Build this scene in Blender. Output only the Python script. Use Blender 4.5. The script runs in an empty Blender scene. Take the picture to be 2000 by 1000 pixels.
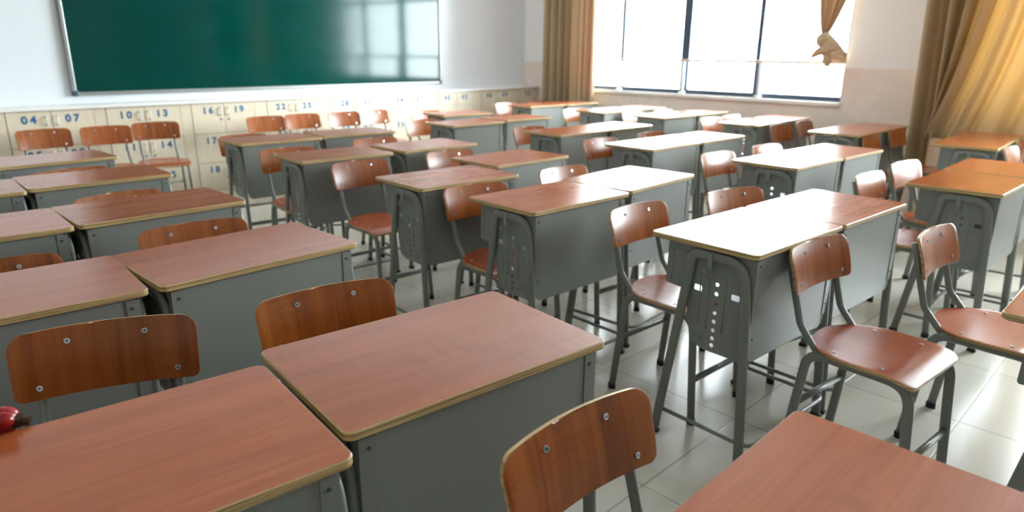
import bpy, bmesh, math, random
from math import sin, cos, pi, radians
from mathutils import Vector, Matrix
random.seed(4)
S = bpy.context.scene

# ------------------------------------------------------------------ camera
cam = bpy.data.cameras.new('camera')
cam_o = bpy.data.objects.new('camera', cam)
S.collection.objects.link(cam_o)
cam.sensor_width = 36.0
cam.lens = 36.0 * 1306.87 / 2000
cam.clip_start = 0.02
cam_o.matrix_world = (Matrix.Translation((0, 0, 1.3397)) @ Matrix.Rotation(pi/2 - 0.29288, 4, 'X')
                      @ Matrix.Rotation(0.00904, 4, 'Z'))
cam.dof.use_dof = True
cam.dof.focus_distance = 1.5
cam.dof.aperture_fstop = 3.3
S.camera = cam_o

# ------------------------------------------------------------------ world, exposure
SKY = 10.0
GLOW = 2.0
w = bpy.data.worlds.new('overcast_sky'); S.world = w
w.use_nodes = True
bg = w.node_tree.nodes['Background']
bg.inputs[0].default_value = (0.90, 0.96, 1.0, 1)
bg.inputs[1].default_value = SKY
# thin cloud with a brighter part of the sky where the sun stands behind it
_N, _L = w.node_tree.nodes.new, w.node_tree.links.new
_tc = _N('ShaderNodeTexCoord'); _dt = _N('ShaderNodeVectorMath'); _dt.operation = 'DOT_PRODUCT'
_dt.inputs[1].default_value = Vector((.93, -.36, .42)).normalized()
_L(_tc.outputs['Generated'], _dt.inputs[0])
_mr = _N('ShaderNodeMapRange'); _mr.interpolation_type = 'SMOOTHSTEP'
_mr.inputs[1].default_value = .35; _mr.inputs[2].default_value = 1.0
_mr.inputs[3].default_value = SKY; _mr.inputs[4].default_value = SKY*GLOW
_L(_dt.outputs['Value'], _mr.inputs[0]); _L(_mr.outputs[0], bg.inputs[1])
S.view_settings.view_transform = 'Standard'
S.view_settings.look = 'None'
S.view_settings.gamma = 1
S.view_settings.use_curve_mapping = False
S.view_settings.exposure = 1.72
cy = S.cycles
cy.use_denoising = True
cy.max_bounces = 10
cy.diffuse_bounces = 6
cy.glossy_bounces = 4
cy.transparent_max_bounces = 12
cy.sample_clamp_indirect = 12

# room frame: rear corner at the windows, wall directions
COR = Vector((0.1599, 10.2752, 0))
D = Vector((0.66913, 0.74314, 0))      # along the rear wall, towards the windows
NB = Vector((-0.74314, 0.66913, 0))    # into the rear wall
DW = Vector((0.68072, -0.73254, 0))    # along the window wall, towards the front
NW = Vector((0.73254, 0.68072, 0))     # out through the window wall
H = 3.25
W1A, W1B, W2A, W2B = 1.05, 4.60, 5.80, 8.60   # window openings along the window wall
WZ0, WZ1 = 0.90, 2.75

def frame(o, x, y):
    m = Matrix.Identity(4)
    m.col[0][:3] = x; m.col[1][:3] = y; m.col[2][:3] = (0, 0, 1); m.col[3][:3] = o
    return m
M_WIN = frame(COR, DW, NW)             # local x along the wall, y outwards
M_REAR = frame(COR, D, NB)             # local x towards the windows, y into the wall

def portal(name, a, b):
    l = bpy.data.lights.new(name, 'AREA'); l.shape = 'RECTANGLE'
    l.size = b - a; l.size_y = WZ1 - WZ0
    l.cycles.is_portal = True
    o = bpy.data.objects.new(name, l); S.collection.objects.link(o)
    o.matrix_world = M_WIN @ Matrix.Translation(((a+b)/2, 0.26, (WZ0+WZ1)/2)) @ Matrix.Rotation(-pi/2, 4, 'X')
portal('daylight', W1A, W1B); portal('daylight', W2A, W2B)

# ------------------------------------------------------------------ materials
def mat(name):
    m = bpy.data.materials.new(name); m.use_nodes = True
    nt = m.node_tree; b = nt.nodes['Principled BSDF']
    return m, nt, b, nt.nodes.new, nt.links.new
def srgb(r, g, b):
    f = lambda c: (c/255/12.92) if c/255 <= .04045 else ((c/255+.055)/1.055)**2.4
    return (f(r), f(g), f(b), 1)
def plain(name, col, rough=.5, metal=0, spec=.5, bump=0, bscale=200):
    m, nt, b, N, Lk = mat(name)
    b.inputs['Base Color'].default_value = col
    b.inputs['Roughness'].default_value = rough
    b.inputs['Metallic'].default_value = metal
    b.inputs['Specular IOR Level'].default_value = spec
    tc = N('ShaderNodeTexCoord'); no = N('ShaderNodeTexNoise'); no.inputs['Scale'].default_value = bscale
    Lk(tc.outputs['Object'], no.inputs['Vector'])
    r = N('ShaderNodeMapRange'); r.inputs[3].default_value = rough*.88; r.inputs[4].default_value = min(1, rough*1.12)
    Lk(no.outputs[0], r.inputs[0]); Lk(r.outputs[0], b.inputs['Roughness'])
    if bump:
        bp = N('ShaderNodeBump'); bp.inputs['Strength'].default_value = bump; bp.inputs['Distance'].default_value = .001
        Lk(no.outputs[0], bp.inputs['Height']); Lk(bp.outputs[0], b.inputs['Normal'])
    return m

def wood(name, dark, mid, light, axis, rough, worn=0.0):
    """laminate with long grain along one local axis, faint cross figure, smears"""
    m, nt, b, N, Lk = mat(name)
    tc = N('ShaderNodeTexCoord'); oi = N('ShaderNodeObjectInfo')
    off = N('ShaderNodeVectorMath'); off.operation = 'SCALE'; off.inputs[3].default_value = 37.0
    cmb = N('ShaderNodeCombineXYZ')
    for i in range(3): Lk(oi.outputs['Random'], cmb.inputs[i])
    Lk(cmb.outputs[0], off.inputs[0])
    add = N('ShaderNodeVectorMath'); Lk(tc.outputs['Object'], add.inputs[0]); Lk(off.outputs[0], add.inputs[1])
    def noise(sx, sy, sz, detail, dist=0.0):
        mp = N('ShaderNodeMapping'); mp.inputs['Scale'].default_value = (sx, sy, sz)
        Lk(add.outputs[0], mp.inputs[0])
        n = N('ShaderNodeTexNoise'); n.inputs['Scale'].default_value = 1; n.inputs['Detail'].default_value = detail
        n.inputs['Distortion'].default_value = dist
        Lk(mp.outputs[0], n.inputs['Vector']); return n
    def ax(a, c):   # a along the grain, c across
        return (a, c, .3) if axis == 'x' else ((c, .3, a) if axis == 'z' else (c, a, .3))
    big = noise(*ax(1.3, 22), 3, .8)
    fine = noise(*ax(4, 230), 3, .15)
    fig = noise(*(ax(70, 9)), 2, .6)
    r1 = N('ShaderNodeValToRGB'); e = r1.color_ramp.elements
    e[0].position = .30; e[0].color = dark; e[1].position = .72; e[1].color = light
    x = e.new(.5); x.color = mid
    Lk(big.outputs[0], r1.inputs[0])
    mx = N('ShaderNodeMix'); mx.data_type = 'RGBA'; mx.blend_type = 'MULTIPLY'
    rf = N('ShaderNodeMapRange'); rf.inputs[1].default_value = .35; rf.inputs[2].default_value = .7
    rf.inputs[3].default_value = .74; rf.inputs[4].default_value = 1.06
    Lk(fine.outputs[0], rf.inputs[0]); mx.inputs[0].default_value = .55
    Lk(r1.outputs[0], mx.inputs[6]); Lk(rf.outputs[0], mx.inputs[7])
    # cross figure shows only in streaks
    msk = noise(*ax(2.5, 11), 1, .3)
    rm = N('ShaderNodeMapRange'); rm.inputs[1].default_value = .52; rm.inputs[2].default_value = .66
    rm.inputs[4].default_value = .6; Lk(msk.outputs[0], rm.inputs[0])
    rg = N('ShaderNodeMapRange'); rg.inputs[1].default_value = .42; rg.inputs[2].default_value = .6
    rg.inputs[3].default_value = .72; rg.inputs[4].default_value = 1.0; Lk(fig.outputs[0], rg.inputs[0])
    m2 = N('ShaderNodeMix'); m2.data_type = 'RGBA'; m2.blend_type = 'MULTIPLY'
    Lk(rm.outputs[0], m2.inputs[0]); Lk(mx.outputs[2], m2.inputs[6]); Lk(rg.outputs[0], m2.inputs[7])
    last = m2.outputs[2]
    # per-object tint
    hs = N('ShaderNodeHueSaturation'); rv = N('ShaderNodeMapRange'); rv.inputs[3].default_value = .9; rv.inputs[4].default_value = 1.1
    Lk(oi.outputs['Random'], rv.inputs[0]); Lk(rv.outputs[0], hs.inputs['Value']); Lk(last, hs.inputs['Color'])
    last = hs.outputs[0]
    # rubbed dusty patches
    sm = noise(4, 4, 4, 5, .6)
    rs = N('ShaderNodeMapRange'); rs.inputs[1].default_value = .5; rs.inputs[2].default_value = .68; rs.inputs[4].default_value = worn
    Lk(sm.outputs[0], rs.inputs[0])
    m3 = N('ShaderNodeMix'); m3.data_type = 'RGBA'; m3.inputs[7].default_value = srgb(205, 150, 125)
    Lk(rs.outputs[0], m3.inputs[0]); Lk(last, m3.inputs[6]); Lk(m3.outputs[2], b.inputs['Base Color'])
    b.inputs['Specular IOR Level'].default_value = .62
    rr = N('ShaderNodeMapRange'); rr.inputs[1].default_value = .4; rr.inputs[2].default_value = .65
    rr.inputs[3].default_value = rough; rr.inputs[4].default_value = rough*(1.15 if worn else 1.0)
    Lk(sm.outputs[0], rr.inputs[0]); Lk(rr.outputs[0], b.inputs['Roughness'])
    bp = N('ShaderNodeBump'); bp.inputs['Strength'].default_value = .02; bp.inputs['Distance'].default_value = .0004
    Lk(fine.outputs[0], bp.inputs['Height']); Lk(bp.outputs[0], b.inputs['Normal'])
    return m

def plywood(name, scale=1.0):
    m, nt, b, N, Lk = mat(name)
    tc = N('ShaderNodeTexCoord')
    mp = N('ShaderNodeMapping'); mp.inputs['Scale'].default_value = (3, 3, 520*scale); Lk(tc.outputs['Object'], mp.inputs[0])
    n = N('ShaderNodeTexNoise'); n.inputs['Scale'].default_value = 1; n.inputs['Detail'].default_value = 3
    Lk(mp.outputs[0], n.inputs['Vector'])
    r = N('ShaderNodeValToRGB'); e = r.color_ramp.elements
    e[0].position = .34; e[0].color = srgb(128, 96, 58); e[1].position = .54; e[1].color = srgb(206, 178, 126)
    Lk(n.outputs[0], r.inputs[0]); Lk(r.outputs[0], b.inputs['Base Color']); b.inputs['Roughness'].default_value = .42
    return m

M_TOP = wood('desk_laminate', srgb(166, 84, 45), srgb(176, 92, 50), srgb(186, 101, 57), 'x', .20, .06)
M_BACK = wood('backrest_laminate', srgb(132, 64, 15), srgb(154, 79, 23), srgb(170, 94, 32), 'z', .27, 0)
M_SEAT = wood('seat_laminate', srgb(162, 78, 46), srgb(170, 84, 50), srgb(178, 92, 56), 'y', .25, 0)
M_PLY = plywood('plywood_edge')
M_PLYC = plywood('plywood_edge_thin', .2)
M_STEEL = plain('grey_painted_steel', srgb(127, 130, 125), .34, 0, .5, .05, 60)
M_PANEL = plain('grey_painted_sheet', srgb(130, 133, 129), .36, 0, .5, .10, 14)
M_RUB = plain('black_rubber', srgb(22, 22, 24), .6)
M_CHROME = plain('zinc_screw', srgb(225, 226, 230), .25, .5)
M_WALL = plain('plaster_dimmed_for_light', srgb(222, 226, 230), .7, 0, .3, .08, 90)  # rear wall: the common wall paint, colour lowered to dim the light there
M_WALLR = plain('plaster_raised_for_light', srgb(246, 244, 243), .7, 0, .3, .08, 90)  # window wall: same paint, colour raised to stand in for bounce and flare
M_WALLF = plain('plaster_darkened_for_bounce', srgb(168, 165, 160), .7, 0, .3, .08, 90)  # unseen left and front walls: same paint, darkened so they bounce less light
M_CEIL = plain('ceiling_paint', srgb(244, 244, 242), .8)
M_TILED = None
M_FRAME = plain('dark_blue_grey_aluminium', srgb(70, 84, 102), .4, .3)
M_WHITE = plain('white_enamel', srgb(238, 240, 242), .3)
M_WHITE_SHADED = plain('white_enamel_shaded', srgb(196, 172, 150), .4)  # white rail seen against the window, its backlit shade put into the colour
M_MARBLE = plain('white_sill_stone', srgb(240, 238, 234), .25)
M_ALU = plain('brushed_aluminium', srgb(150, 152, 150), .35, .5)
M_BLUE = plain('blue_paint', srgb(0, 96, 146), .5)
M_RED = plain('red_paint', srgb(150, 18, 22), .25)
M_IRON = plain('greased_iron', srgb(90, 72, 62), .35, .8)
M_YEL = plain('pale_green_yellow_plastic', srgb(214, 230, 140), .4)

def m_glass():
    m, nt, b, N, Lk = mat('window_glass'); nt.nodes.remove(b)
    t = N('ShaderNodeBsdfTransparent'); g = N('ShaderNodeBsdfGlossy'); g.inputs['Roughness'].default_value = .02
    t.inputs[0].default_value = (.95, .98, .98, 1)
    f = N('ShaderNodeFresnel'); f.inputs[0].default_value = 1.3
    mx = N('ShaderNodeMixShader'); Lk(f.outputs[0], mx.inputs[0]); Lk(t.outputs[0], mx.inputs[1]); Lk(g.outputs[0], mx.inputs[2])
    Lk(mx.outputs[0], nt.nodes['Material Output'].inputs[0]); return m
M_GLASS = m_glass()

def m_board():
    m, nt, b, N, Lk = mat('green_board_enamel')
    tc = N('ShaderNodeTexCoord'); mp = N('ShaderNodeMapping'); mp.inputs['Scale'].default_value = (1.2, 1, 3)
    Lk(tc.outputs['Object'], mp.inputs[0])
    n = N('ShaderNodeTexNoise'); n.inputs['Scale'].default_value = 2; n.inputs['Detail'].default_value = 6; Lk(mp.outputs[0], n.inputs['Vector'])
    r = N('ShaderNodeValToRGB'); e = r.color_ramp.elements
    e[0].color = srgb(0, 55, 48); e[1].color = srgb(2, 62, 55); e[0].position = .3; e[1].position = .8
    Lk(n.outputs[0], r.inputs[0]); Lk(r.outputs[0], b.inputs['Base Color'])
    rr = N('ShaderNodeMapRange'); rr.inputs[3].default_value = .085; rr.inputs[4].default_value = .10
    Lk(n.outputs[0], rr.inputs[0]); Lk(rr.outputs[0], b.inputs['Roughness'])
    b.inputs['Specular IOR Level'].default_value = .2
    return m
M_BOARD = m_board()

def m_maple():
    m, nt, b, N, Lk = mat('pale_maple_board')
    tc = N('ShaderNodeTexCoord'); mp = N('ShaderNodeMapping'); mp.inputs['Scale'].default_value = (60, 60, 3)
    Lk(tc.outputs['Object'], mp.inputs[0])
    n = N('ShaderNodeTexNoise'); n.inputs['Scale'].default_value = 1; n.inputs['Detail'].default_value = 4; Lk(mp.outputs[0], n.inputs['Vector'])
    r = N('ShaderNodeValToRGB'); e = r.color_ramp.elements
    e[0].position = .3; e[0].color = srgb(214, 200, 176); e[1].position = .7; e[1].color = srgb(222, 209, 186)
    Lk(n.outputs[0], r.inputs[0]); Lk(r.outputs[0], b.inputs['Base Color']); b.inputs['Roughness'].default_value = .4
    return m
M_MAPLE = m_maple()

def tiles(name, c1, c2, mortar, tw, th, rough, ang=0, ox=0, oy=0, plane='xy', gap=.004):
    m, nt, b, N, Lk = mat(name)
    tc = N('ShaderNodeTexCoord'); mp = N('ShaderNodeMapping'); mp.vector_type = 'POINT'
    Lk(tc.outputs['Object'], mp.inputs[0])
    src = mp.outputs[0]
    if plane == 'xz':
        sp = N('ShaderNodeSeparateXYZ'); cb = N('ShaderNodeCombineXYZ'); Lk(src, sp.inputs[0])
        Lk(sp.outputs[0], cb.inputs[0]); Lk(sp.outputs[2], cb.inputs[1]); src = cb.outputs[0]
    mp.inputs['Rotation'].default_value = (0, 0, ang); mp.inputs['Location'].default_value = (ox, oy, 0)
    br = N('ShaderNodeTexBrick'); br.offset = 0; br.squash = 1
    br.inputs['Scale'].default_value = 1; br.inputs['Brick Width'].default_value = tw; br.inputs['Row Height'].default_value = th
    br.inputs['Mortar Size'].default_value = gap; br.inputs['Mortar Smooth'].default_value = .3
    br.inputs['Color1'].default_value = c1; br.inputs['Color2'].default_value = c2; br.inputs['Mortar'].default_value = mortar
    Lk(src, br.inputs['Vector'])
    n = N('ShaderNodeTexNoise'); n.inputs['Scale'].default_value = 3; n.inputs['Detail'].default_value = 4; Lk(src, n.inputs['Vector'])
    r = N('ShaderNodeMapRange'); r.inputs[1].default_value = .3; r.inputs[2].default_value = .75; r.inputs[3].default_value = .95; r.inputs[4].default_value = 1.03
    Lk(n.outputs[0], r.inputs[0])
    mx = N('ShaderNodeMix'); mx.data_type = 'RGBA'; mx.blend_type = 'MULTIPLY'; mx.inputs[0].default_value = 1
    Lk(br.outputs[0], mx.inputs[6]); Lk(r.outputs[0], mx.inputs[7]); Lk(mx.outputs[2], b.inputs['Base Color'])
    rr = N('ShaderNodeMapRange'); rr.inputs[3].default_value = rough*.8; rr.inputs[4].default_value = rough*1.3
    Lk(n.outputs[0], rr.inputs[0]); Lk(rr.outputs[0], b.inputs['Roughness'])
    bp = N('ShaderNodeBump'); bp.inputs['Strength'].default_value = .3; bp.inputs['Distance'].default_value = .001; bp.invert = True
    Lk(br.outputs['Fac'], bp.inputs['Height']); Lk(bp.outputs[0], b.inputs['Normal'])
    return m
# floor grid: turned 44.5 degrees, joints at u=1.62, w=1.03 (0.607 m tiles)
M_FLOOR = tiles('beige_floor_tile', srgb(198, 194, 182), srgb(192, 188, 176), srgb(160, 156, 145), .607, .607, .19,
                -radians(44.5), -1.62, -1.03)
M_DADO = tiles('pinkish_wall_tile', srgb(246, 230, 220), srgb(244, 228, 218), srgb(238, 221, 211), .25, .33, .25, 0, 0, .04, 'xz', .002)

def m_curtain(name, front, back, tr):
    m, nt, b, N, Lk = mat(name); nt.nodes.remove(b)
    d = N('ShaderNodeBsdfDiffuse'); t = N('ShaderNodeBsdfTranslucent')
    tc = N('ShaderNodeTexCoord'); mp = N('ShaderNodeMapping'); mp.inputs['Scale'].default_value = (900, 900, 300)
    n = N('ShaderNodeTexNoise'); n.inputs['Scale'].default_value = 1; Lk(tc.outputs['Object'], mp.inputs[0]); Lk(mp.outputs[0], n.inputs['Vector'])
    h = N('ShaderNodeMix'); h.data_type = 'RGBA'; h.inputs[6].default_value = [c*.85 for c in front[:3]] + [1]; h.inputs[7].default_value = front
    Lk(n.outputs[0], h.inputs[0]); Lk(h.outputs[2], d.inputs[0]); t.inputs[0].default_value = back
    mx = N('ShaderNodeMixShader'); mx.inputs[0].default_value = tr
    Lk(d.outputs[0], mx.inputs[1]); Lk(t.outputs[0], mx.inputs[2]); Lk(mx.outputs[0], nt.nodes['Material Output'].inputs[0])
    return m
M_CURT = m_curtain('golden_brown_curtain_cloth', srgb(200, 178, 146), srgb(255, 224, 160), .20)
M_CURTL = m_curtain('lined_brown_curtain_cloth', srgb(200, 180, 150), srgb(250, 190, 110), .09)
M_CURT2 = m_curtain('taupe_curtain_cloth', srgb(206, 184, 156), srgb(224, 176, 110), .10)

# ------------------------------------------------------------------ geometry helpers
def new_obj(name, me, m, parent=None, smooth=False):
    o = bpy.data.objects.new(name, me); S.collection.objects.link(o)
    for x in (m if isinstance(m, (list, tuple)) else [m]): me.materials.append(x)
    if smooth:
        for p in me.polygons: p.use_smooth = True
    if parent: o.parent = parent
    return o
def empty(name, label, cat, group=None):
    o = bpy.data.objects.new(name, None); S.collection.objects.link(o)
    o.empty_display_size = .05
    return tag(o, label, cat, group)
def tag(o, label, cat, group=None):
    o['label'] = label; o['category'] = cat
    if group: o['group'] = group
    return o
def struct(o): o['kind'] = 'structure'; return o

class MB:
    def __init__(s): s.v = []; s.f = []; s.mi = []
    def box(s, x0, x1, y0, y1, z0, z1, mi=0, M=None):
        b = len(s.v)
        for z in (z0, z1):
            for x, y in ((x0, y0), (x1, y0), (x1, y1), (x0, y1)):
                p = Vector((x, y, z)); s.v.append(M @ p if M else p)
        for q in ((0, 3, 2, 1), (4, 5, 6, 7), (0, 1, 5, 4), (1, 2, 6, 5), (2, 3, 7, 6), (3, 0, 4, 7)):
            s.f.append([b+i for i in q]); s.mi.append(mi)
        return s
    def prism(s, pts, off, mi=0):
        """closed outline pts (3D) extruded by vector off"""
        b = len(s.v); n = len(pts); off = Vector(off)
        s.v += [Vector(p) for p in pts] + [Vector(p)+off for p in pts]
        s.f.append([b+i for i in range(n)][::-1]); s.f.append([b+n+i for i in range(n)]); s.mi += [mi, mi]
        for i in range(n):
            j = (i+1) % n; s.f.append([b+i, b+j, b+n+j, b+n+i]); s.mi.append(mi)
        return s
    def tube(s, path, ra, rb=None, side=(1, 0, 0), seg=10, caps=True, sq=1.0, taper=None):
        """sweep an oval/rounded section: rb along 'side', ra in the bend plane"""
        rb = rb or ra; side = Vector(side).normalized(); path = [Vector(p) for p in path]; b = len(s.v); n = len(path)
        for i, p in enumerate(path):
            t = (path[min(i+1, n-1)] - path[max(i-1, 0)]).normalized()
            sd = (side - t*side.dot(t)).normalized(); nn = t.cross(sd)
            for k in range(seg):
                a = 2*pi*(k+.5)/seg; c, q = cos(a), sin(a)
                c = math.copysign(abs(c)**sq, c); q = math.copysign(abs(q)**sq, q)
                tp_ = taper[i] if taper else 1; s.v.append(p + nn*ra*c*tp_ + sd*rb*q*tp_)
        for i in range(n-1):
            for k in range(seg):
                a = b+i*seg+k; c = b+i*seg+(k+1) % seg
                s.f.append([a, c, c+seg, a+seg]); s.mi.append(0)
        if caps:
            s.f.append([b+k for k in range(seg)][::-1]); s.f.append([b+(n-1)*seg+k for k in range(seg)]); s.mi += [0, 0]
        return s
    def grid(s, rows, mi=0):
        b = len(s.v); n = len(rows[0])
        for r in rows: s.v += [Vector(p) for p in r]
        for i in range(len(rows)-1):
            for k in range(n-1):
                a = b+i*n+k; s.f.append([a, a+1, a+n+1, a+n]); s.mi.append(mi)
        return s
    def sphere(s, c, r, seg=12, rings=7, sc=(1, 1, 1)):
        c = Vector(c); b = len(s.v)
        for i in range(rings+1):
            th = pi*i/rings
            for k in range(seg):
                a = 2*pi*k/seg
                s.v.append(c + Vector((r*sc[0]*sin(th)*cos(a), r*sc[1]*sin(th)*sin(a), r*sc[2]*cos(th))))
        for i in range(rings):
            for k in range(seg):
                a = b+i*seg+k; d = b+i*seg+(k+1) % seg
                s.f.append([a, a+seg, d+seg, d]); s.mi.append(0)
        return s
    def mesh(s, name):
        me = bpy.data.meshes.new(name); me.from_pydata([tuple(v) for v in s.v], [], s.f)
        for p, i in zip(me.polygons, s.mi): p.material_index = i
        bm = bmesh.new(); bm.from_mesh(me); bmesh.ops.remove_doubles(bm, verts=bm.verts, dist=1e-6)
        bmesh.ops.recalc_face_normals(bm, faces=bm.faces); bm.to_mesh(me); bm.free()
        return me
    def build(s, name, m, parent=None, smooth=False, bevel=0):
        o = new_obj(name, s.mesh(name), m, parent, smooth)
        if bevel:
            md = o.modifiers.new('bevel', 'BEVEL'); md.width = bevel; md.segments = 2; md.limit_method = 'ANGLE'
        return o

def arc(c, r, a0, a1, n=6):
    return [(c[0]+r*cos(a0+(a1-a0)*i/n), c[1]+r*sin(a0+(a1-a0)*i/n)) for i in range(n+1)]
def fillet(pts, rad, n=6):
    """open 2D/3D polyline with rounded inner corners; rad a number or list"""
    P = [Vector(p) for p in pts]; out = [P[0]]
    for i in range(1, len(P)-1):
        r = rad[i-1] if isinstance(rad, (list, tuple)) else rad
        a = (P[i-1]-P[i]); c = (P[i+1]-P[i]); la, lc = a.length, c.length; a.normalize(); c.normalize()
        ang = a.angle(c); t = min(r/math.tan(ang/2), la*.49, lc*.49)
        p0, p1 = P[i]+a*t, P[i]+c*t
        for k in range(n+1):
            u = k/n; out.append(p0*(1-u)**2 + P[i]*2*u*(1-u) + p1*u*u)
    out.append(P[-1]); return out
def rounded_rect(x0, x1, y0, y1, r, n=5):
    o = []
    for cx, cyy, a in ((x1-r, y1-r, 0), (x0+r, y1-r, pi/2), (x0+r, y0+r, pi), (x1-r, y0+r, 1.5*pi)):
        o += arc((cx, cyy), r, a, a+pi/2, n)
    return o

def sheet_with_holes(name, outline, holes, thick):
    """flat sheet in the local YZ plane with round or slotted cut-outs"""
    cu = bpy.data.curves.new(name, 'CURVE'); cu.dimensions = '2D'; cu.fill_mode = 'BOTH'; cu.extrude = thick/2
    for pl in [outline] + holes:
        sp = cu.splines.new('POLY'); sp.points.add(len(pl)-1); sp.use_cyclic_u = True
        for i, p in enumerate(pl): sp.points[i].co = (p[0], p[1], 0, 1)
    tmp = bpy.data.objects.new('tmp', cu); S.collection.objects.link(tmp)
    me = bpy.data.meshes.new_from_object(tmp.evaluated_get(bpy.context.evaluated_depsgraph_get()))
    bpy.data.objects.remove(tmp)
    me.name = name; me.materials.clear()
    me.transform(Matrix(((0, 0, 1, 0), (1, 0, 0, 0), (0, 1, 0, 0), (0, 0, 0, 1))))   # x->y, y->z
    return me

# ------------------------------------------------------------------ room shell
T = .24
RL = 9.0       # rear wall length
FL = 9.8       # window wall length
r0 = COR; r1 = COR - D*RL; f0 = COR + DW*FL; f1 = r1 + DW*FL
m = MB()
m.prism([(p.x, p.y, 0) for p in (r0+NW*.5+NB*.5, r1-D*.5+NB*.5, f1-D*.5-NB*.5, f0+NW*.5-NB*.5)], (0, 0, -.1))
struct(m.build('floor', M_FLOOR))
m = MB()
m.prism([(p.x, p.y, H) for p in (r0+NW*.5+NB*.5, r1-D*.5+NB*.5, f1-D*.5-NB*.5, f0+NW*.5-NB*.5)], (0, 0, .1))
struct(m.build('ceiling', M_CEIL))
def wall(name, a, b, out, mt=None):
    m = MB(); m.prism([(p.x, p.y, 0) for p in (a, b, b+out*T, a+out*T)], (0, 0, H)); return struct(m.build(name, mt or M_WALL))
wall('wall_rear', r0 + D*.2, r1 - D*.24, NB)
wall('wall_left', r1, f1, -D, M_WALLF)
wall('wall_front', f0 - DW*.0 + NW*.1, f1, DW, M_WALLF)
def local(o, M): o.matrix_world = M; return o
m = MB()
for a, b, z0, z1 in ((-.1, FL+.2, 0, WZ0-.03), (-.1, FL+.2, WZ1, H), (-.1, W1A, WZ0-.03, WZ1), (W1B, W2A, WZ0-.03, WZ1), (W2B, FL+.2, WZ0-.03, WZ1)):
    m.box(a, b, 0, T, z0, z1)
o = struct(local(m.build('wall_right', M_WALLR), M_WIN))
# tiled dado on the window wall
m = MB()
m.box(.0, FL, -.008, 0, 0, WZ0-.04)
for a, b in ((.0, W1A), (W1B, W2A), (W2B, FL)): m.box(a, b, -.008, 0, WZ0-.04, 1.237)
o = struct(local(m.build('trim_1', M_DADO), M_WIN))
# sills
for i, (a, b) in enumerate(((W1A, W1B), (W2A, W2B))):
    m = MB(); m.box(a, b, -.035, T, WZ0-.04, WZ0)
    o = struct(local(m.build('trim_%d' % (i+2), M_MARBLE, bevel=.006), M_WIN))

def window(n, a, b, mull):
    root = bpy.data.objects.new('window_%d' % n, None); S.collection.objects.link(root)
    root.matrix_world = M_WIN; struct(root)
    y0, y1 = .08, .14
    m = MB()
    m.box(a, b, y0, y1, WZ0, WZ0+.05).box(a, b, y0, y1, WZ1-.05, WZ1)
    m.box(a, a+.045, y0, y1, WZ0+.05, WZ1-.05).box(b-.045, b, y0, y1, WZ0+.05, WZ1-.05)
    m.box(a+.045, b-.045, y0+.01, y1-.01, 2.15, 2.20)
    m.build('frame', M_FRAME, root, bevel=.003)
    edges = [a+.045]
    for x, wd in mull:
        mm = MB(); mm.box(x-wd/2, x+wd/2, y0, y1-.005, WZ0+.05, WZ1-.05)
        mm.build('mullion', M_FRAME, root, bevel=.003); edges += [x-wd/2, x+wd/2]
    edges.append(b-.045)
    for i in range(0, len(edges), 2):
        mm = MB(); mm.box(edges[i], edges[i+1], .108, .114, WZ0+.05, WZ1-.05); mm.build('pane', M_GLASS, root)
    return root
window(1, W1A, W1B, [(1.74, .05), (2.69, .11), (3.62, .055)])
window(2, W2A, W2B, [(6.35, .03), (6.9, .10), (7.4, .03)])

# white guard rail inside window 1
gr = empty('guard_rail', 'white tubular guard rail across the window above the sill', 'rail'); gr.matrix_world = M_WIN
m = MB(); m.tube([(W1A, .02, 1.285), (W1B, .02, 1.285)], .016, side=(0, 0, 1)).build('rail', M_WHITE_SHADED, gr, True)
for x in (1.765, 2.72, 3.70):
    m = MB(); m.tube([(x, .02, WZ0), (x, .02, 1.28)], .019, side=(1, 0, 0))
    o = m.build('post', M_WHITE, gr, True)
    m = MB(); m.tube([(x, .02, WZ0), (x, .02, WZ0+.012), (x, .02, WZ0+.03)], .04, side=(1, 0, 0))
    m.build('base_flange', M_WHITE, o, True)

# ------------------------------------------------------------------ green board
bd = empty('blackboard', 'large green chalkboard with silver frame on the rear wall', 'blackboard')
bd.matrix_world = M_REAR
x0, x1, z0, z1 = -5.90, -1.67, .965, 2.25
MB().box(x0+.03, x1-.03, -.022, 0, z0+.03, z1-.03).build('writing_surface', M_BOARD, bd)
fr = MB()
fr.box(x0, x1, -.035, 0, z0, z0+.03).box(x0, x1, -.035, 0, z1-.03, z1).box(x0, x0+.03, -.035, 0, z0+.03, z1-.03).box(x1-.03, x1, -.035, 0, z0+.03, z1-.03)
fr.build('frame', M_ALU, bd, bevel=.006)
for x in (x0, x1):
    for z in (z0, z1):
        sx = 1 if x == x0 else -1; sz = 1 if z == z0 else -1
        MB().box(min(x, x+sx*.04)-.004, max(x, x+sx*.04)+.004, -.04, -.001, min(z, z+sz*.04)-.004, max(z, z+sz*.04)+.004).build('corner_cap', M_FRAME, bd, bevel=.01)

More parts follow.
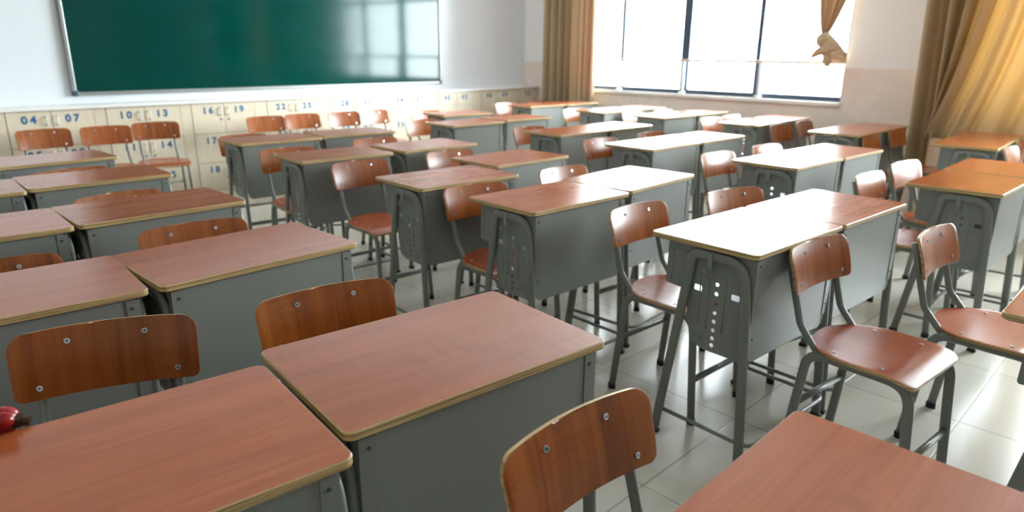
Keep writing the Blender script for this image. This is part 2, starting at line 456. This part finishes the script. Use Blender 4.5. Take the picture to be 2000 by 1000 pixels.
# ------------------------------------------------------------------ lockers
LF = .30   # depth; front face LF in front of the rear wall
def text_mesh(s, size):
    cu = bpy.data.curves.new('number', 'FONT'); cu.body = s; cu.size = size; cu.extrude = .0006; cu.offset = size*.035
    cu.align_x = 'CENTER'; cu.align_y = 'CENTER'; cu.space_character = 1.45; cu.resolution_u = 4
    tmp = bpy.data.objects.new('tmp', cu); S.collection.objects.link(tmp)
    me = bpy.data.meshes.new_from_object(tmp.evaluated_get(bpy.context.evaluated_depsgraph_get()))
    bpy.data.objects.remove(tmp); me.materials.clear()
    me.transform(Matrix.Rotation(pi/2, 4, 'X')); me.name = 'number'
    return me
hm = MB(); hm.tube(fillet([(0, 0, .034), (0, -.022, .034), (0, -.022, -.034), (0, 0, -.034)], .010, 4), .005, side=(1, 0, 0), seg=8)
handle_me = hm.mesh('handle'); handle_me.materials.append(M_WHITE)
km = MB(); km.tube([(0, 0, 0), (0, -.006, 0)], .010, side=(1, 0, 0), seg=12)
lock_me = km.mesh('lock'); lock_me.materials.append(M_ALU)
cuts = [7.20, 6.466, 5.757, 5.039, 4.286, 3.515, 2.745, 1.98, 1.21, .45]
rows = [(.868, .590), (.586, .312), (.308, .045)]
for ui, ul in enumerate(cuts):
    ur = cuts[ui+1] if ui+1 < len(cuts) else .045
    first = -2 + 6*ui
    top = first if first > 0 else 1
    dw = .305 if ui < 9 else .235
    if first < 0: nums = [[None]*3, [1, 2, 3]]
    else: nums = [[first, first+1, first+2], [first+3, first+4, first+5]]
    if ui == 9: nums = [nums[0], [None]*3]; dw = .36
    lab = {0: 'pale wood locker unit at the left edge, just left of doors 04 and 07',
           9: 'pale wood locker unit with door 52 in the corner behind the curtain'}.get(
          ui, 'pale wood locker unit with blue numbers %02d and %02d on its top doors' % (first, first+3))
    c = empty('locker_cabinet', lab, 'locker', 'numbered lockers along the rear wall')
    c.matrix_world = M_REAR @ Matrix.Translation((-ul, -LF, 0))
    wd = ul - ur
    b = MB(); b.box(.001, wd-.001, .018, LF-.002, .0, .873)
    b.build('body', M_MAPLE, c)
    MB().box(0.002, wd-.002, .006, .018, .0, .042).build('plinth', M_MAPLE, c)
    for col in range(2 if ui < 9 else 1):
        xa = .004 + col*(dw+.004); xb = xa + dw
        for r, (zt, zb) in enumerate(rows):
            d = MB(); d.box(xa, xb, 0, .018, zb, zt)
            do = d.build('door', M_MAPLE, c, bevel=.0015)
            xm = xb-.035 if col == 0 else xa+.035
            if nums[col][r] is not None:
                n = new_obj('number', text_mesh('%02d' % nums[col][r], .083), M_BLUE, do)
                n.location = ((xa+xb)/2 + (-.005 if col == 0 else -.01), -.001, zt-.066)
            h = bpy.data.objects.new('handle', handle_me); S.collection.objects.link(h); h.parent = do; h.location = (xm, 0, zt-.075)
            k = bpy.data.objects.new('lock', lock_me); S.collection.objects.link(k); k.parent = do; k.location = (xm, 0, zt-.15)
    fx = .004 + 2*(dw+.004) if ui < 9 else .004+dw+.004
    if wd - fx > .02: MB().box(fx, wd-.002, .002, .018, .045, .868).build('filler_panel', M_MAPLE, c, bevel=.001)
o = MB().box(-7.25, -.04, -LF-.02, 0, .874, .90).build('ledge', M_MARBLE, None, bevel=.004)
tag(o, 'long cream ledge running on top of all the numbered lockers', 'shelf'); o.matrix_world = M_REAR

# ------------------------------------------------------------------ curtains
def curtain_rows(f, na, nz):
    return [[f(i/na, j/nz) for i in range(na+1)] for j in range(nz+1)]
def cloth(name, rows, m, parent=None, th=.0025):
    o = MB().grid(rows).build(name, m, parent, True)
    md = o.modifiers.new('thickness', 'SOLIDIFY'); md.thickness = th
    return o
def fold(s, n, seed, a):
    r = random.Random(seed); ph = [r.uniform(0, 6.28) for _ in range(4)]
    return a*(sin(2*pi*n*s+ph[0]+.9*sin(2*pi*1.7*s+ph[1])) + .35*sin(2*pi*n*2.1*s+ph[2]) + .3*sin(2*pi*1.3*s+ph[3]))
def c_left(s, h):
    z = 2.95 - h*(2.95-.06)
    x = .50 + s*(1.455-.50) + .025*h*(s-.3)
    return (x + .012*sin(2*pi*9*s+2), -.115 + fold(s, 7.5, 3, .055)*(1 + .1*h), z)
o = cloth('curtain', curtain_rows(c_left, 190, 30), M_CURTL)
o.matrix_world = M_WIN
tag(o, 'tan floor-length curtain hanging in the corner left of the window', 'curtain')

def sm(x): x = max(0, min(1, x)); return x*x*(3-2*x)
def c_right(s, h):
    # left part hangs straight to the floor side, the rest sweeps to a raised hem over the desk
    x_top = 5.25 + 1.95*s
    e = h**2.2
    s2 = s if s < .16 else .16 + (s-.16)*(1 - .0*e)
    gather = .36*e*sm((s-.14)/.25)*(1-sm((s-.55)/.45))
    x = 5.25 + .075*h + 1.45*s2 - gather
    hem = .36 if s < .14 else .36 + (.70-.36)*sm((s-.14)/.04)
    z = 2.95 - h*(2.95-hem)
    if s > .17: z -= .05*h**4*sin(pi*(s-.17)/.83)
    amp = .095 if s < .25 else .095 - .045*sm((s-.25)/.25) - .006*h
    bulge = -.10*h**3*sm((s-.16)/.2)
    return (x, -.22 + fold(s, 8.5, 11, amp) + bulge, z)
o = cloth('curtain', curtain_rows(c_right, 260, 50), M_CURT)
o.matrix_world = M_WIN
tag(o, 'golden backlit curtain drawn across the window at the right edge', 'curtain')

# tied curtain
def c_tied(s, h):
    z = 2.95 - h*(2.95-1.56)
    cx = 4.47 - .075*h**3
    wdt = .62*(1-h)**.75 + .07
    return (cx + (s-.5)*wdt, -.09 + fold(s, 4.5, 21, .035)*(1-.5*h) - .02*sin(pi*s), z)
root = empty('tied_curtain', 'taupe curtain knotted into a bunch at the right side of the window', 'curtain'); root.matrix_world = M_WIN
cloth('hanging_cloth', curtain_rows(c_tied, 80, 30), M_CURT2, root)
def blob(name, pts, rad, m, parent, seed, amp=.3):
    r = random.Random(seed); mb = MB(); P = [Vector(p) for p in pts]; n = 22; rows = []
    for i in range(n+1):
        u = i/n*(len(P)-1); k = min(int(u), len(P)-2); f = u-k; p = P[k].lerp(P[k+1], f); q = rad[k]*(1-f)+rad[k+1]*f
        row = []
        for a in range(25):
            th = 2*pi*a/24
            rr = q*(1+amp*sin(5*th+2.3*u)*.5+amp*.4*sin(3*th-4*u))
            row.append((p.x+rr*cos(th), p.y+rr*.7*sin(th), p.z))
        rows.append(row)
    return mb.grid(rows).build(name, m, parent, True)
blob('knot', [(4.40, -.10, 1.575), (4.425, -.11, 1.535), (4.46, -.12, 1.47), (4.49, -.12, 1.41), (4.52, -.11, 1.37)], [.03, .055, .095, .10, .05], M_CURT2, root, 1, .12)
blob('tail', [(4.50, -.10, 1.45), (4.53, -.11, 1.38), (4.555, -.11, 1.33), (4.56, -.11, 1.295)], [.06, .10, .085, .075], M_CURT2, root, 2, .12)
blob('tail', [(4.46, -.13, 1.41), (4.47, -.14, 1.36), (4.475, -.145, 1.30), (4.475, -.145, 1.245)], [.05, .05, .045, .02], M_CURT2, root, 3, .25)
mb = MB(); mb.tube([(4.52, -.12, 1.37), (4.47, -.13, 1.40), (4.42, -.14, 1.405), (4.37, -.15, 1.385), (4.33, -.15, 1.35), (4.305, -.15, 1.325)], .052, .06, side=(0, 1, 0), seg=14, taper=[.8, 1, .95, .75, .45, .12])
mb.build('tail', M_CURT2, root, True)
MB().sphere((4.40, -.15, 1.50), .062, 16, 10, (1, .8, 1.15)).build('knot', M_CURT2, root, True)

# ------------------------------------------------------------------ school desk
def make_desk():
    r = bpy.data.objects.new('school_desk', None); S.collection.objects.link(r); r.empty_display_size = .05
    # top: laminate on plywood
    out = rounded_rect(-.3, .3, -.2, .2, .018, 5)
    me = MB(); n = len(out)
    ins = lambda q: [(x*(1-q/.3), y*(1-q/.2)) for x, y in out]
    lay = [(ins(.004), .7415), (out, .7445), (out, .7575), (ins(.0012), .7592), (ins(.0022), .760)]
    for pl, z in lay: me.v += [Vector((x, y, z)) for x, y in pl]
    for L_ in range(len(lay)-1):
        for i in range(n):
            j = (i+1) % n; me.f.append([L_*n+i, L_*n+j, (L_+1)*n+j, (L_+1)*n+i]); me.mi.append(0)
    me.f.append(list(range(n))[::-1]); me.mi.append(0)
    me.f.append([(len(lay)-1)*n+i for i in range(n)]); me.mi.append(1)
    me.build('desktop', [M_PLY, M_TOP], r)
    # side sheets
    o2 = fillet([(-.186, .735), (.140, .735), (.142, .585), (.062, .578), (.028, .405), (-.02, .385), (-.186, .385)], [.002, .008, .02, .02, .03], 4)
    outl = [(p[0], p[1]) for p in [Vector((q[0], q[1], 0)) if len(q) == 2 else q for q in o2]]
    holes = [arc((-.058, z), .0075, 0, 2*pi*11/12, 11) for z in (.625, .592, .559, .526, .495, .464, .435, .410)]
    holes += [rounded_rect(c-.015, c+.015, z-.010, z+.010, .004, 3) for c, z in ((.012, .597), (-.127, .597))]
    pm = sheet_with_holes('side_panel', outl, holes, .0016)
    bmm = bmesh.new(); bmm.from_mesh(pm)
    bmm.to_mesh(pm); bmm.free()
    for sx in (-1, 1):
        p = new_obj('side_panel', pm.copy() if sx == 1 else pm, M_PANEL, r)
        p.location = (sx*.272, 0, 0)
        # raised pressings
        eb = MB(); X = sx*.0012
        for pts in ([(-.15, .44), (-.12, .44), (-.12, .415), (-.09, .415)], [(.0, .43), (-.02, .43), (-.02, .415)], [(.12, .71), (.12, .60)], [(.12, .71), (.05, .71)],
                    [(-.09, .66), (-.09, .46)], [(-.03, .64), (-.03, .46)], [(.005, .66), (.0, .47)]):
            eb.tube([(X, a, b) for a, b in pts], .0022, .0016, side=(1, 0, 0), seg=6)
        eb.build('pressing', M_PANEL, p, True)
    # front sheet with folded ends
    fo = fillet([(.268, .736), (.268, .385), (-.268, .385), (-.268, .736)], .04, 5)
    f = MB(); f.prism([(p[0], -.188, p[1]) for p in [Vector((q[0], q[1], 0)) for q in fo]], (0, .0018, 0))
    f.box(-.264, .264, -.1865, -.172, .728, .7405)
    f.build('front_panel', M_PANEL, r)
    for sx in (-1, 1):
        fl = MB(); fl.box(min(sx*.244, sx*.2755), max(sx*.244, sx*.2755), -.1905, -.188, .43, .736).box(min(sx*.2735, sx*.2755), max(sx*.2735, sx*.2755), -.188, -.165, .43, .736)
        q = fl.build('corner_flange', M_STEEL, r)
        for z in (.715, .47):
            sc = MB(); sc.tube([(sx*.257, -.1905, z), (sx*.257, -.1925, z)], .0038, side=(1, 0, 0), seg=8)
            sc.build('rivet', M_FRAME, q)
    # book shelf tray
    b = MB(); b.box(-.271, .271, -.186, .138, .583, .5845).box(-.271, .271, .136, .138, .5845, .60)
    b.build('book_shelf', M_PANEL, r)
    b = MB(); b.box(-.27, .27, .125, .14, .722, .741).box(-.27, .27, -.02, .0, .735, .7412)
    b.build('top_bearer', M_STEEL, r)
    # arched leg frames
    for sx in (-1, 1):
        path = fillet([(0, .136, .012), (0, .043, .66), (0, .036, .718), (0, -.155, .718), (0, -.172, .56), (0, -.208, .012)], [.4, .07, .075, .5], 7)
        l = MB(); l.tube(path, .017, .010, side=(1, 0, 0), seg=16, sq=.75)
        o = l.build('leg_frame', M_STEEL, r, True); o.location = (sx*.283, 0, 0)
        for y in (.137, -.2085):
            ft = MB(); ft.box(-.012, .012, y-.0185, y+.0185, 0, .016); ft.build('rubber_foot', M_RUB, o, bevel=.003)
        h = MB(); h.tube(fillet([(sx*.011, -.035, .727), (sx*.0125, -.037, .675), (sx*.0125, -.038, .662), (sx*.020, -.035, .660), (sx*.024, -.022, .672)], .006, 3), .009, .0018, side=(1, 0, 0), seg=8)
        h.build('bag_hook', M_STEEL, o, True)
    # foot rail bent out past the front legs
    p = fillet([(-.272, .118, .098), (-.272, -.232, .098), (.272, -.232, .098), (.272, .118, .098)], .045, 6)
    MB().tube(p, .0075, side=(0, 0, 1), seg=10).build('foot_rail', M_STEEL, r, True)
    return r

def make_chair():
    r = bpy.data.objects.new('classroom_chair', None); S.collection.objects.link(r); r.empty_display_size = .05
    # backrest: bent ply, concave to the sitter
    W2, zb, zt = .186, .606, .753
    out = []
    for cx, cz, rr, a in ((W2-.034, zt-.034, .034, 0), (-W2+.034, zt-.034, .034, pi/2), (-W2+.018, zb+.018, .018, pi), (W2-.018, zb+.018, .018, 1.5*pi)):
        out += arc((cx, cz), rr, a, a+pi/2, 6)
    # slightly narrower at the bottom
    def place(x, z, off):
        t = (z-zb)/(zt-zb); x2 = x*(.97+.03*t) 
        y = .186 + .040*t + .022*(1-(x/W2)**2) - .004*sin(pi*t)
        sl = -.044*x/W2**2
        nrm = Vector((-sl, -1, .25)).normalized()*-1
        return Vector((x2, y, z - .006*(x/W2)**2*t)) + nrm*off
    nx, nz = 26, 8
    m = MB(); inner = []
    # build as grid clipped to the outline by mapping square to the rounded outline
    def edge_x(z):
        # half width at height z with corner rounding
        if z > zt-.034: d = z-(zt-.034); return W2-.034+math.sqrt(max(0, .034**2-d*d))
        if z < zb+.018: d = (zb+.018)-z; return W2-.018+math.sqrt(max(0, .018**2-d*d))
        return W2
    zs = [zb, zb+.0015, zb+.005, zb+.011, zb+.018] + [zb+.018+(zt-.034-zb-.018)*i/6 for i in range(1, 7)] + [zt-.034+.034*sin(pi/2*i/7) for i in range(1, 8)]
    fr_, bk_ = [], []
    for z in zs:
        e = edge_x(z)
        fr_.append([place(-e+2*e*i/nx, z, -.0055) for i in range(nx+1)])
        bk_.append([place(-e+2*e*i/nx, z, .0055) for i in range(nx+1)])
    m.grid(fr_, 1); m.grid([list(reversed(q)) for q in bk_], 1)
    for i in range(len(zs)-1):
        for k in (0, nx):
            b = len(m.v); m.v += [fr_[i][k], fr_[i+1][k], bk_[i+1][k], bk_[i][k]]; m.f.append([b, b+1, b+2, b+3]); m.mi.append(0)
    for i in (0, len(zs)-1):
        for k in range(nx):
            b = len(m.v); m.v += [fr_[i][k], fr_[i][k+1], bk_[i][k+1], bk_[i][k]]; m.f.append([b, b+1, b+2, b+3]); m.mi.append(0)
    back = m.build('backrest', [M_PLYC, M_BACK], r, True)
    bv = back.modifiers.new('bevel', 'BEVEL'); bv.width = .0012; bv.segments = 2; bv.limit_method = 'ANGLE'; bv.angle_limit = radians(50)
    def screw(parent, p, nrm):
        s_ = MB(); z = Vector(nrm).normalized(); p = Vector(p)
        s_.tube([p, p+z*.0015, p+z*.0028], .0062, side=(1, .1, .1), seg=12)
        k0 = len(s_.mi); s_.tube([p+z*.0027, p+z*.0034], .0030, side=(1, .1, .1), seg=6)
        for q_ in range(k0, len(s_.mi)): s_.mi[q_] = 1
        return s_.build('screw', [M_CHROME, M_FRAME], parent)
    for x, z in ((-.076, .722), (.076, .722), (-.138, .632), (.138, .632)):
        screw(back, place(x, z, -.0052), (x*1.2, -1, .25))
    # seat
    def half(y):   # half width along the depth
        if y > -.02: 
            t = (y+.02)/.195; return .192*math.sqrt(max(0, 1-t**2.6))
        return .192 - .008*sm((-.02-y)/.17)
    yf, yr, cr = -.192, .175, .028
    ys = [yf, yf+.002, yf+.008, yf+.017, yf+.028] + [yf+.028+(.0-yf-.028)*i/6 for i in range(1, 7)] + [yr*sin(pi/2*i/10) for i in range(1, 11)]
    def hw(y):
        if y < yf+cr: d = (yf+cr)-y; return half(y)-cr+math.sqrt(max(0, cr*cr-d*d))
        return max(half(y), .002)
    def sz(x, y):
        z = .448
        if y < -.12: z -= 1.9*(-.12-y)**2*2.0
        if y > .06: z += .35*(y-.06)**2*2
        return z - .006*(1-(x/.19)**2)*sm((y+.15)/.1)
    m = MB(); tp, bt = [], []
    for y in ys:
        e = hw(y)
        tp.append([Vector((-e+2*e*i/20, y, sz(-e+2*e*i/20, y))) for i in range(21)])
        bt.append([Vector((p.x, p.y, p.z-.0105)) for p in tp[-1]])
    m.grid(tp, 1); m.grid([list(reversed(q)) for q in bt], 0)
    for i in range(len(ys)-1):
        for k in (0, 20):
            b = len(m.v); m.v += [tp[i][k], tp[i+1][k], bt[i+1][k], bt[i][k]]; m.f.append([b, b+1, b+2, b+3]); m.mi.append(0)
    for i in (0, len(ys)-1):
        for k in range(20):
            b = len(m.v); m.v += [tp[i][k], tp[i][k+1], bt[i][k+1], bt[i][k]]; m.f.append([b, b+1, b+2, b+3]); m.mi.append(0)
    seat = m.build('seat', [M_PLYC, M_SEAT], r, True)
    bv = seat.modifiers.new('bevel', 'BEVEL'); bv.width = .0012; bv.segments = 2; bv.limit_method = 'ANGLE'; bv.angle_limit = radians(50)
    for x, y in ((-.142, .058), (.142, .058), (-.145, -.088), (.145, -.088)):
        screw(seat, (x, y, sz(x, y)-.0003), (0, 0, 1))
    for sx in (-1, 1):
        X = sx*.156
        p = fillet([(X+sx*.012, .172, .012), (X, .132, .425), (X, -.178, .424), (X+sx*.006, -.212, .012)], [.06, .075], 8)
        l = MB(); l.tube(p, .0155, .0095, side=(1, 0, 0), seg=14, sq=.8)
        fm = l.build('leg_frame', M_STEEL, r, True)
        for (a, b) in ((X+sx*.012, .1725), (X+sx*.006, -.2125)):
            ft = MB(); ft.tube([(a, b, 0), (a, b, .022)], .018, .0125, side=(1, 0, 0), seg=12); ft.build('rubber_foot', M_RUB, fm, True)
        xu = sx*.136
        q = fillet([(xu, .02, .424), (xu, .118, .428), (xu, .182, .50), (xu, .2155, .61), (xu, .248, .722)], [.03, .08, .15], 6)
        u = MB(); u.tube(q, .011, .0095, side=(1, 0, 0), seg=12, sq=.8); u.build('back_upright', M_STEEL, r, True)
    MB().tube([(-.162, .152, .232), (.162, .152, .232)], .012, .009, side=(0, 0, 1), seg=10, sq=.8).build('stretcher', M_STEEL, r, True)
    MB().tube([(-.157, -.198, .175), (.157, -.198, .175)], .008, .013, side=(0, 0, 1), seg=10, sq=.7).build('stretcher', M_STEEL, r, True)
    MB().tube([(-.155, .09, .424), (.155, .09, .424)], .009, side=(0, 0, 1), seg=10).build('seat_bearer', M_STEEL, r, True)
    return r

def copy_tree(o, parent=None):
    c = o.copy(); S.collection.objects.link(c)
    if parent: c.parent = parent
    for ch in o.children: copy_tree(ch, c)
    return c

ORD = ['nearest', 'second', 'third', 'fourth', 'fifth', 'sixth']
COLN = ['leftmost', 'second', 'third', 'rightmost']
DESKS = {  # name: (x, y, yaw, column, row from the camera, side, look)
 'X1': (.4211, .6766, .7818, 'grey-framed desk with chipped reddish top filling the bottom right corner'),
 'Y1': (1.5253, 1.5612, .768, 'grey steel desk cut off by the right edge, beside the chair seats'),
 'A0': (-.5899, .8407, .6823, 'big brown-topped desk filling the bottom left corner of the photo'),
 'A1': (-.1536, 1.2752, .6821, 'reddish-topped desk at the bottom centre, its whole wood top in sharp focus'),
 'B0': (-1.2777, 1.5512, .73, 'brown-topped desk at the left edge, directly behind the large curved backrest'),
 'B1': (-.8402, 1.972, .82, 'reddish-topped desk with faint smears, just behind the front centre desk'),
 'C0': (-1.8569, 2.1628, .7591, 'desk cut by the left edge, third row from lockers, leftmost column'),
 'C1': (-1.4338, 2.5952, .804, 'whole-topped desk, third row from lockers, leftmost column, right of pair'),
 'E0': (-2.4348, 2.7596, .7515, 'small corner of a desk at the left edge, second row from lockers'),
 'E1': (-2.0287, 3.21, .7761, 'whole-topped desk, second row from lockers, leftmost column, right of pair'),
 'F1': (-2.6124, 3.7489, .86, 'farthest desk of leftmost column, in front of the lockers 04 and 07'),
 'G0': (-1.7101, 4.7514, .7513, 'farthest left desk of the second column, before lockers 16 and 19'),
 'G1': (-1.2627, 5.2208, .6639, 'farthest right desk of the second column, below lockers 22 to 31'),
 'H0': (-1.0804, 4.0335, .7195, 'second column desk with brown top, left of pair, second row from lockers'),
 'H1': (-.5915, 4.4953, .7599, 'second column desk with pinkish top, right of pair, second row from lockers'),
 'I0': (-.3217, 3.2976, .7298, 'desk with side panel facing us, left of pair in third row from lockers, second column'),
 'I1': (-.0129, 3.9596, .7717, 'pink-sheened desk set back from its neighbour, third row from lockers, second column'),
 'J0': (.1634, 2.8445, .746, 'half red, half glaring desk, left of pair in fourth row from lockers, second column'),
 'J1': (.5831, 3.3025, .8322, 'white-glaring desk, right of pair in fourth row from lockers, second column'),
 'P0': (.8374, 2.2901, .7226, 'white-glaring desk with punched side panel facing us, right of centre'),
 'P1': (1.2912, 2.6902, .7226, 'desk with reddish far end, directly right of the large glaring desk'),
 'K0': (-.5729, 7.0042, .6773, 'lone small desk far back by lockers 37 to 46, third column'),
 'L0': (-.4274, 6.0353, .7683, 'desk far back, left of pair in second row from lockers, third column'),
 'L1': (.0193, 6.5534, .7395, 'desk far back, right of pair in second row from lockers, third column'),
 'M0': (.4291, 5.4177, .7673, 'desk with half-red top, left of pair in third row from lockers, third column'),
 'M1': (.8646, 5.8376, .7673, 'white-glaring desk, right of pair in third row from lockers, third column'),
 'N0': (.9788, 4.6782, .7556, 'white-glaring desk, left of pair in fourth row from lockers, third column'),
 'N1': (1.4191, 5.0931, .7556, 'white-glaring desk, right of pair in fourth row from lockers, third column'),
 'O0': (1.6346, 3.9693, .7277, 'white-glaring desk, left of pair in fifth row from lockers, third column'),
 'O1': (2.0864, 4.3717, .7277, 'desk with pinkish right end, right of pair in fifth row from lockers, third column'),
 'W0': (2.261, 3.2778, .7492, 'orange-topped desk with hooked side panel, near the right edge'),
 'W1': (2.7076, 3.7247, .7962, 'orange-topped desk directly behind another at the right edge'),
 'Q0': (.2855, 8.2653, .7367, 'farthest desk of rightmost column, left one, below the corner curtain'),
 'Q1': (.7336, 8.6718, .7367, 'farthest desk of rightmost column, right one, below the corner curtain'),
 'R0': (1.0228, 7.5424, .7882, 'white-glaring desk, left of pair in second row from lockers, rightmost column'),
 'R1': (1.4493, 7.9714, .7882, 'white-glaring desk, right of pair in second row from lockers, rightmost column'),
 'S0': (1.5513, 6.979, .7416, 'white-glaring desk, left of pair in third row from lockers, rightmost column'),
 'S1': (1.9974, 7.3876, .7416, 'white-glaring desk, right of pair in third row from lockers, rightmost column'),
 'T0': (2.219, 6.3034, .8161, 'desk under the window right end, left of its pair'),
 'T1': (2.6335, 6.7442, .8161, 'desk under the window right end, right of its pair'),
 'U0': (2.7541, 5.597, .7633, 'pale desk before the tiled pier, left of its pair'),
 'U1': (3.1912, 6.0153, .7633, 'pinkish desk before the tiled pier, right of its pair'),
 'V0': (3.3028, 4.8533, .8263, 'orange-topped desk under the golden curtain, left one of its pair'),
 'V1': (3.7128, 5.2983, .8263, 'orange-topped desk under the golden curtain, right one of its pair'),
}
CHAIRS = {
 'a': (-.8233, 1.1879, .42, 'chair with large dark brown backrest at lower left, behind the corner desk'),
 'b': (-.3509, 1.4606, .6366, 'chair with brown backrest rising behind the bottom centre desk'),
 'c': (.2697, .8424, .7537, 'chair with scratched brown backrest at the bottom, left of the corner desk'),
 'X': (1.167, 1.9835, .6786, 'whole reddish chair in front of the glaring desk, seat fully visible'),
 'Y': (1.6721, 2.1573, .7315, 'narrow-looking reddish chair near the right edge, its seat cut off by a desk'),
 'Z': (.6645, 2.5215, .7277, 'pinkish chair between the centre desk and the large glaring desk'),
 'W': (-.0355, 2.9334, .6833, 'chair with brown backrest behind the half red, half glaring desk'),
 'V': (-.7199, 3.6333, .7541, 'pinkish chair with orange seat visible, left of centre, third row from lockers'),
 'h3': (-2.9652, 5.6737, .6163, 'orange chair against the lockers under 10 and 13, rightmost of three'),
 'd': (-.9892, 2.1499, .7334, 'brown chair back behind the right desk, fourth row from lockers, leftmost column'),
 'e': (-1.3661, 1.6736, .75, 'brown chair back cut by the left edge, behind the brown-topped left-edge desk'),
 'f': (-1.5227, 2.6995, .9378, 'low brown chair back, third row from lockers, leftmost column'),
 'g': (-2.1034, 3.3019, .9426, 'thin strip of brown chair back, second row from lockers, leftmost column'),
 'h1': (-3.475, 5.078, .84, 'orange chair against the lockers under 04 and 07, leftmost of three'),
 'h2': (-3.168, 5.33, .72, 'orange chair against the lockers under 10, middle of three'),
 'i1': (-2.2224, 6.3226, .7196, 'orange chair against the lockers below 19, leftmost of four'),
 'i2': (-1.9607, 6.6314, .742, 'orange chair against the lockers below 22, second of four'),
 'i3': (-1.6069, 6.9009, .7786, 'orange chair against the wall below locker 28, third of four'),
 'i4': (-1.3285, 7.1771, .8682, 'pale pink chair against the lockers below 31, rightmost of four'),
 'j0': (-1.8564, 4.8285, .6955, 'orange chair edge peeking left of the farthest second-column desk'),
 'j': (-1.3074, 4.1322, .6942, 'reddish chair behind the left desk, second row from lockers, second column'),
 'k': (-.85, 4.7026, .7316, 'reddish chair back behind the right desk, second row from lockers, second column'),
 'm': (-.258, 4.0908, .7074, 'pink chair back behind the right desk, third row from lockers, second column'),
 'o': (.4224, 3.4788, .7268, 'pink chair back behind the right desk, fourth row from lockers, second column'),
 'ee': (1.1397, 2.8567, .5415, 'reddish chair back rising directly behind the large glaring desk'),
 'p': (.2802, 5.5902, .7123, 'reddish chair behind the left desk, third row from lockers, third column'),
 'q': (.7909, 4.8147, .7187, 'reddish chair behind the left desk, fourth row from lockers, third column'),
 'n1': (1.2548, 5.2521, .7246, 'thin strip of chair back behind the right desk, fourth row from lockers, third column'),
 'r': (-.70, 6.155, .80, 'white-shining chair back, second row from lockers, third column'),
 'r2': (-.7817, 7.1335, .75, 'pale pink chair left of the lone small desk by the lockers'),
 's': (.0592, 8.5204, .7547, 'pale pink chair behind farthest left desk of the rightmost column'),
 's2': (.4486, 8.8939, .75, 'orange chair top behind farthest right desk of the rightmost column'),
 't': (.8442, 7.6391, .735, 'pale orange chair behind the left desk, second row from lockers, rightmost column'),
 'u': (1.455, 7.30, .7418, 'pale orange chair behind the left desk, third row from lockers, rightmost column'),
 'v': (1.8642, 7.6349, .75, 'orange chair top behind the right desk, third row from lockers, rightmost column'),
 'w': (2.1318, 6.6664, .7474, 'pink chair behind the left desk, fourth row from lockers, rightmost column'),
 'w2': (2.43, 6.96, .75, 'orange chair top behind the right desk, fourth row from lockers, rightmost column'),
 'y': (1.4514, 4.1156, .6985, 'pink and red chair behind the left desk, fifth row from lockers, third column'),
 'z': (1.9125, 4.5269, .6749, 'reddish chair top behind the right desk, fifth row from lockers, third column'),
 'aa': (2.554, 5.9451, .6999, 'dark red chair before the panel under the window right end, left one'),
 'bb': (2.9413, 6.3477, .7947, 'dark red chair before the panel under the window right end, right one'),
 'cc': (3.0146, 5.2562, .7766, 'brown chair before the pale desk at the pier, left one'),
 'dd': (3.4315, 5.6372, .7369, 'brown chair before the pale desk at the pier, right one'),
 'ff': (2.0472, 3.3659, .7427, 'pink and red chair behind the orange-topped desk near right edge, nearer one'),
 'gg': (2.4628, 3.7834, .6564, 'pale pink chair beside the orange-topped desk near right edge, farther one'),
 'hh': (3.6103, 4.5036, .75, 'pale pink chair back cut by the right edge, below the golden curtain'),
 'ii': (4.0, 4.93, .75, 'brown chair at the right edge beside the desk under the golden curtain'),
}
proto = make_desk(); first = True
for k, (x, y, t, lab) in DESKS.items():
    o = proto if first else copy_tree(proto); first = False
    o.location = (x, y, 0); o.rotation_euler = (0, 0, t)
    tag(o, lab, 'desk', 'school desks standing in rows')
proto = make_chair(); first = True
for k, (x, y, t, lab) in CHAIRS.items():
    o = proto if first else copy_tree(proto); first = False
    o.location = (x, y, 0); o.rotation_euler = (0, 0, t)
    tag(o, lab, 'chair', 'chairs along the lockers' if k[0] in 'hi' and len(k) == 2 and k[1] in '1234' else 'chairs at the desks')

# ------------------------------------------------------------------ red clamp on the rear edge of the left desk
c = empty('screw_clamp', 'small red metal clamp with a rusty bolt at the left edge', 'clamp')
ta = .6823; ax_, ay_ = Vector((cos(ta), sin(ta), 0)), Vector((-sin(ta), cos(ta), 0))
c.matrix_world = frame(Vector((-.5899, .8407, 0)) + ax_*(-.106) + ay_*.2, ax_, ay_)
b = MB(); b.tube(fillet([(0, -.03, .735), (0, .022, .728), (0, .024, .775), (0, -.012, .785)], .012, 4), .012, .016, side=(1, 0, 0), seg=12)
b.sphere((0, .026, .775), .022, 14, 8, (1.1, .9, .8))
b.build('body', M_RED, c, True)
b = MB(); b.tube([(.012, .02, .768), (.035, .012, .764)], .0085, side=(0, 0, 1), seg=12); b.tube([(.014, .02, .768), (.024, .016, .766)], .013, side=(0, 0, 1), seg=6)
b.build('bolt', M_IRON, c)
b = MB(); b.sphere((-.03, .02, .788), .012, 12, 8, (1, 1, 1.2)); b.build('cap', M_YEL, c, True)
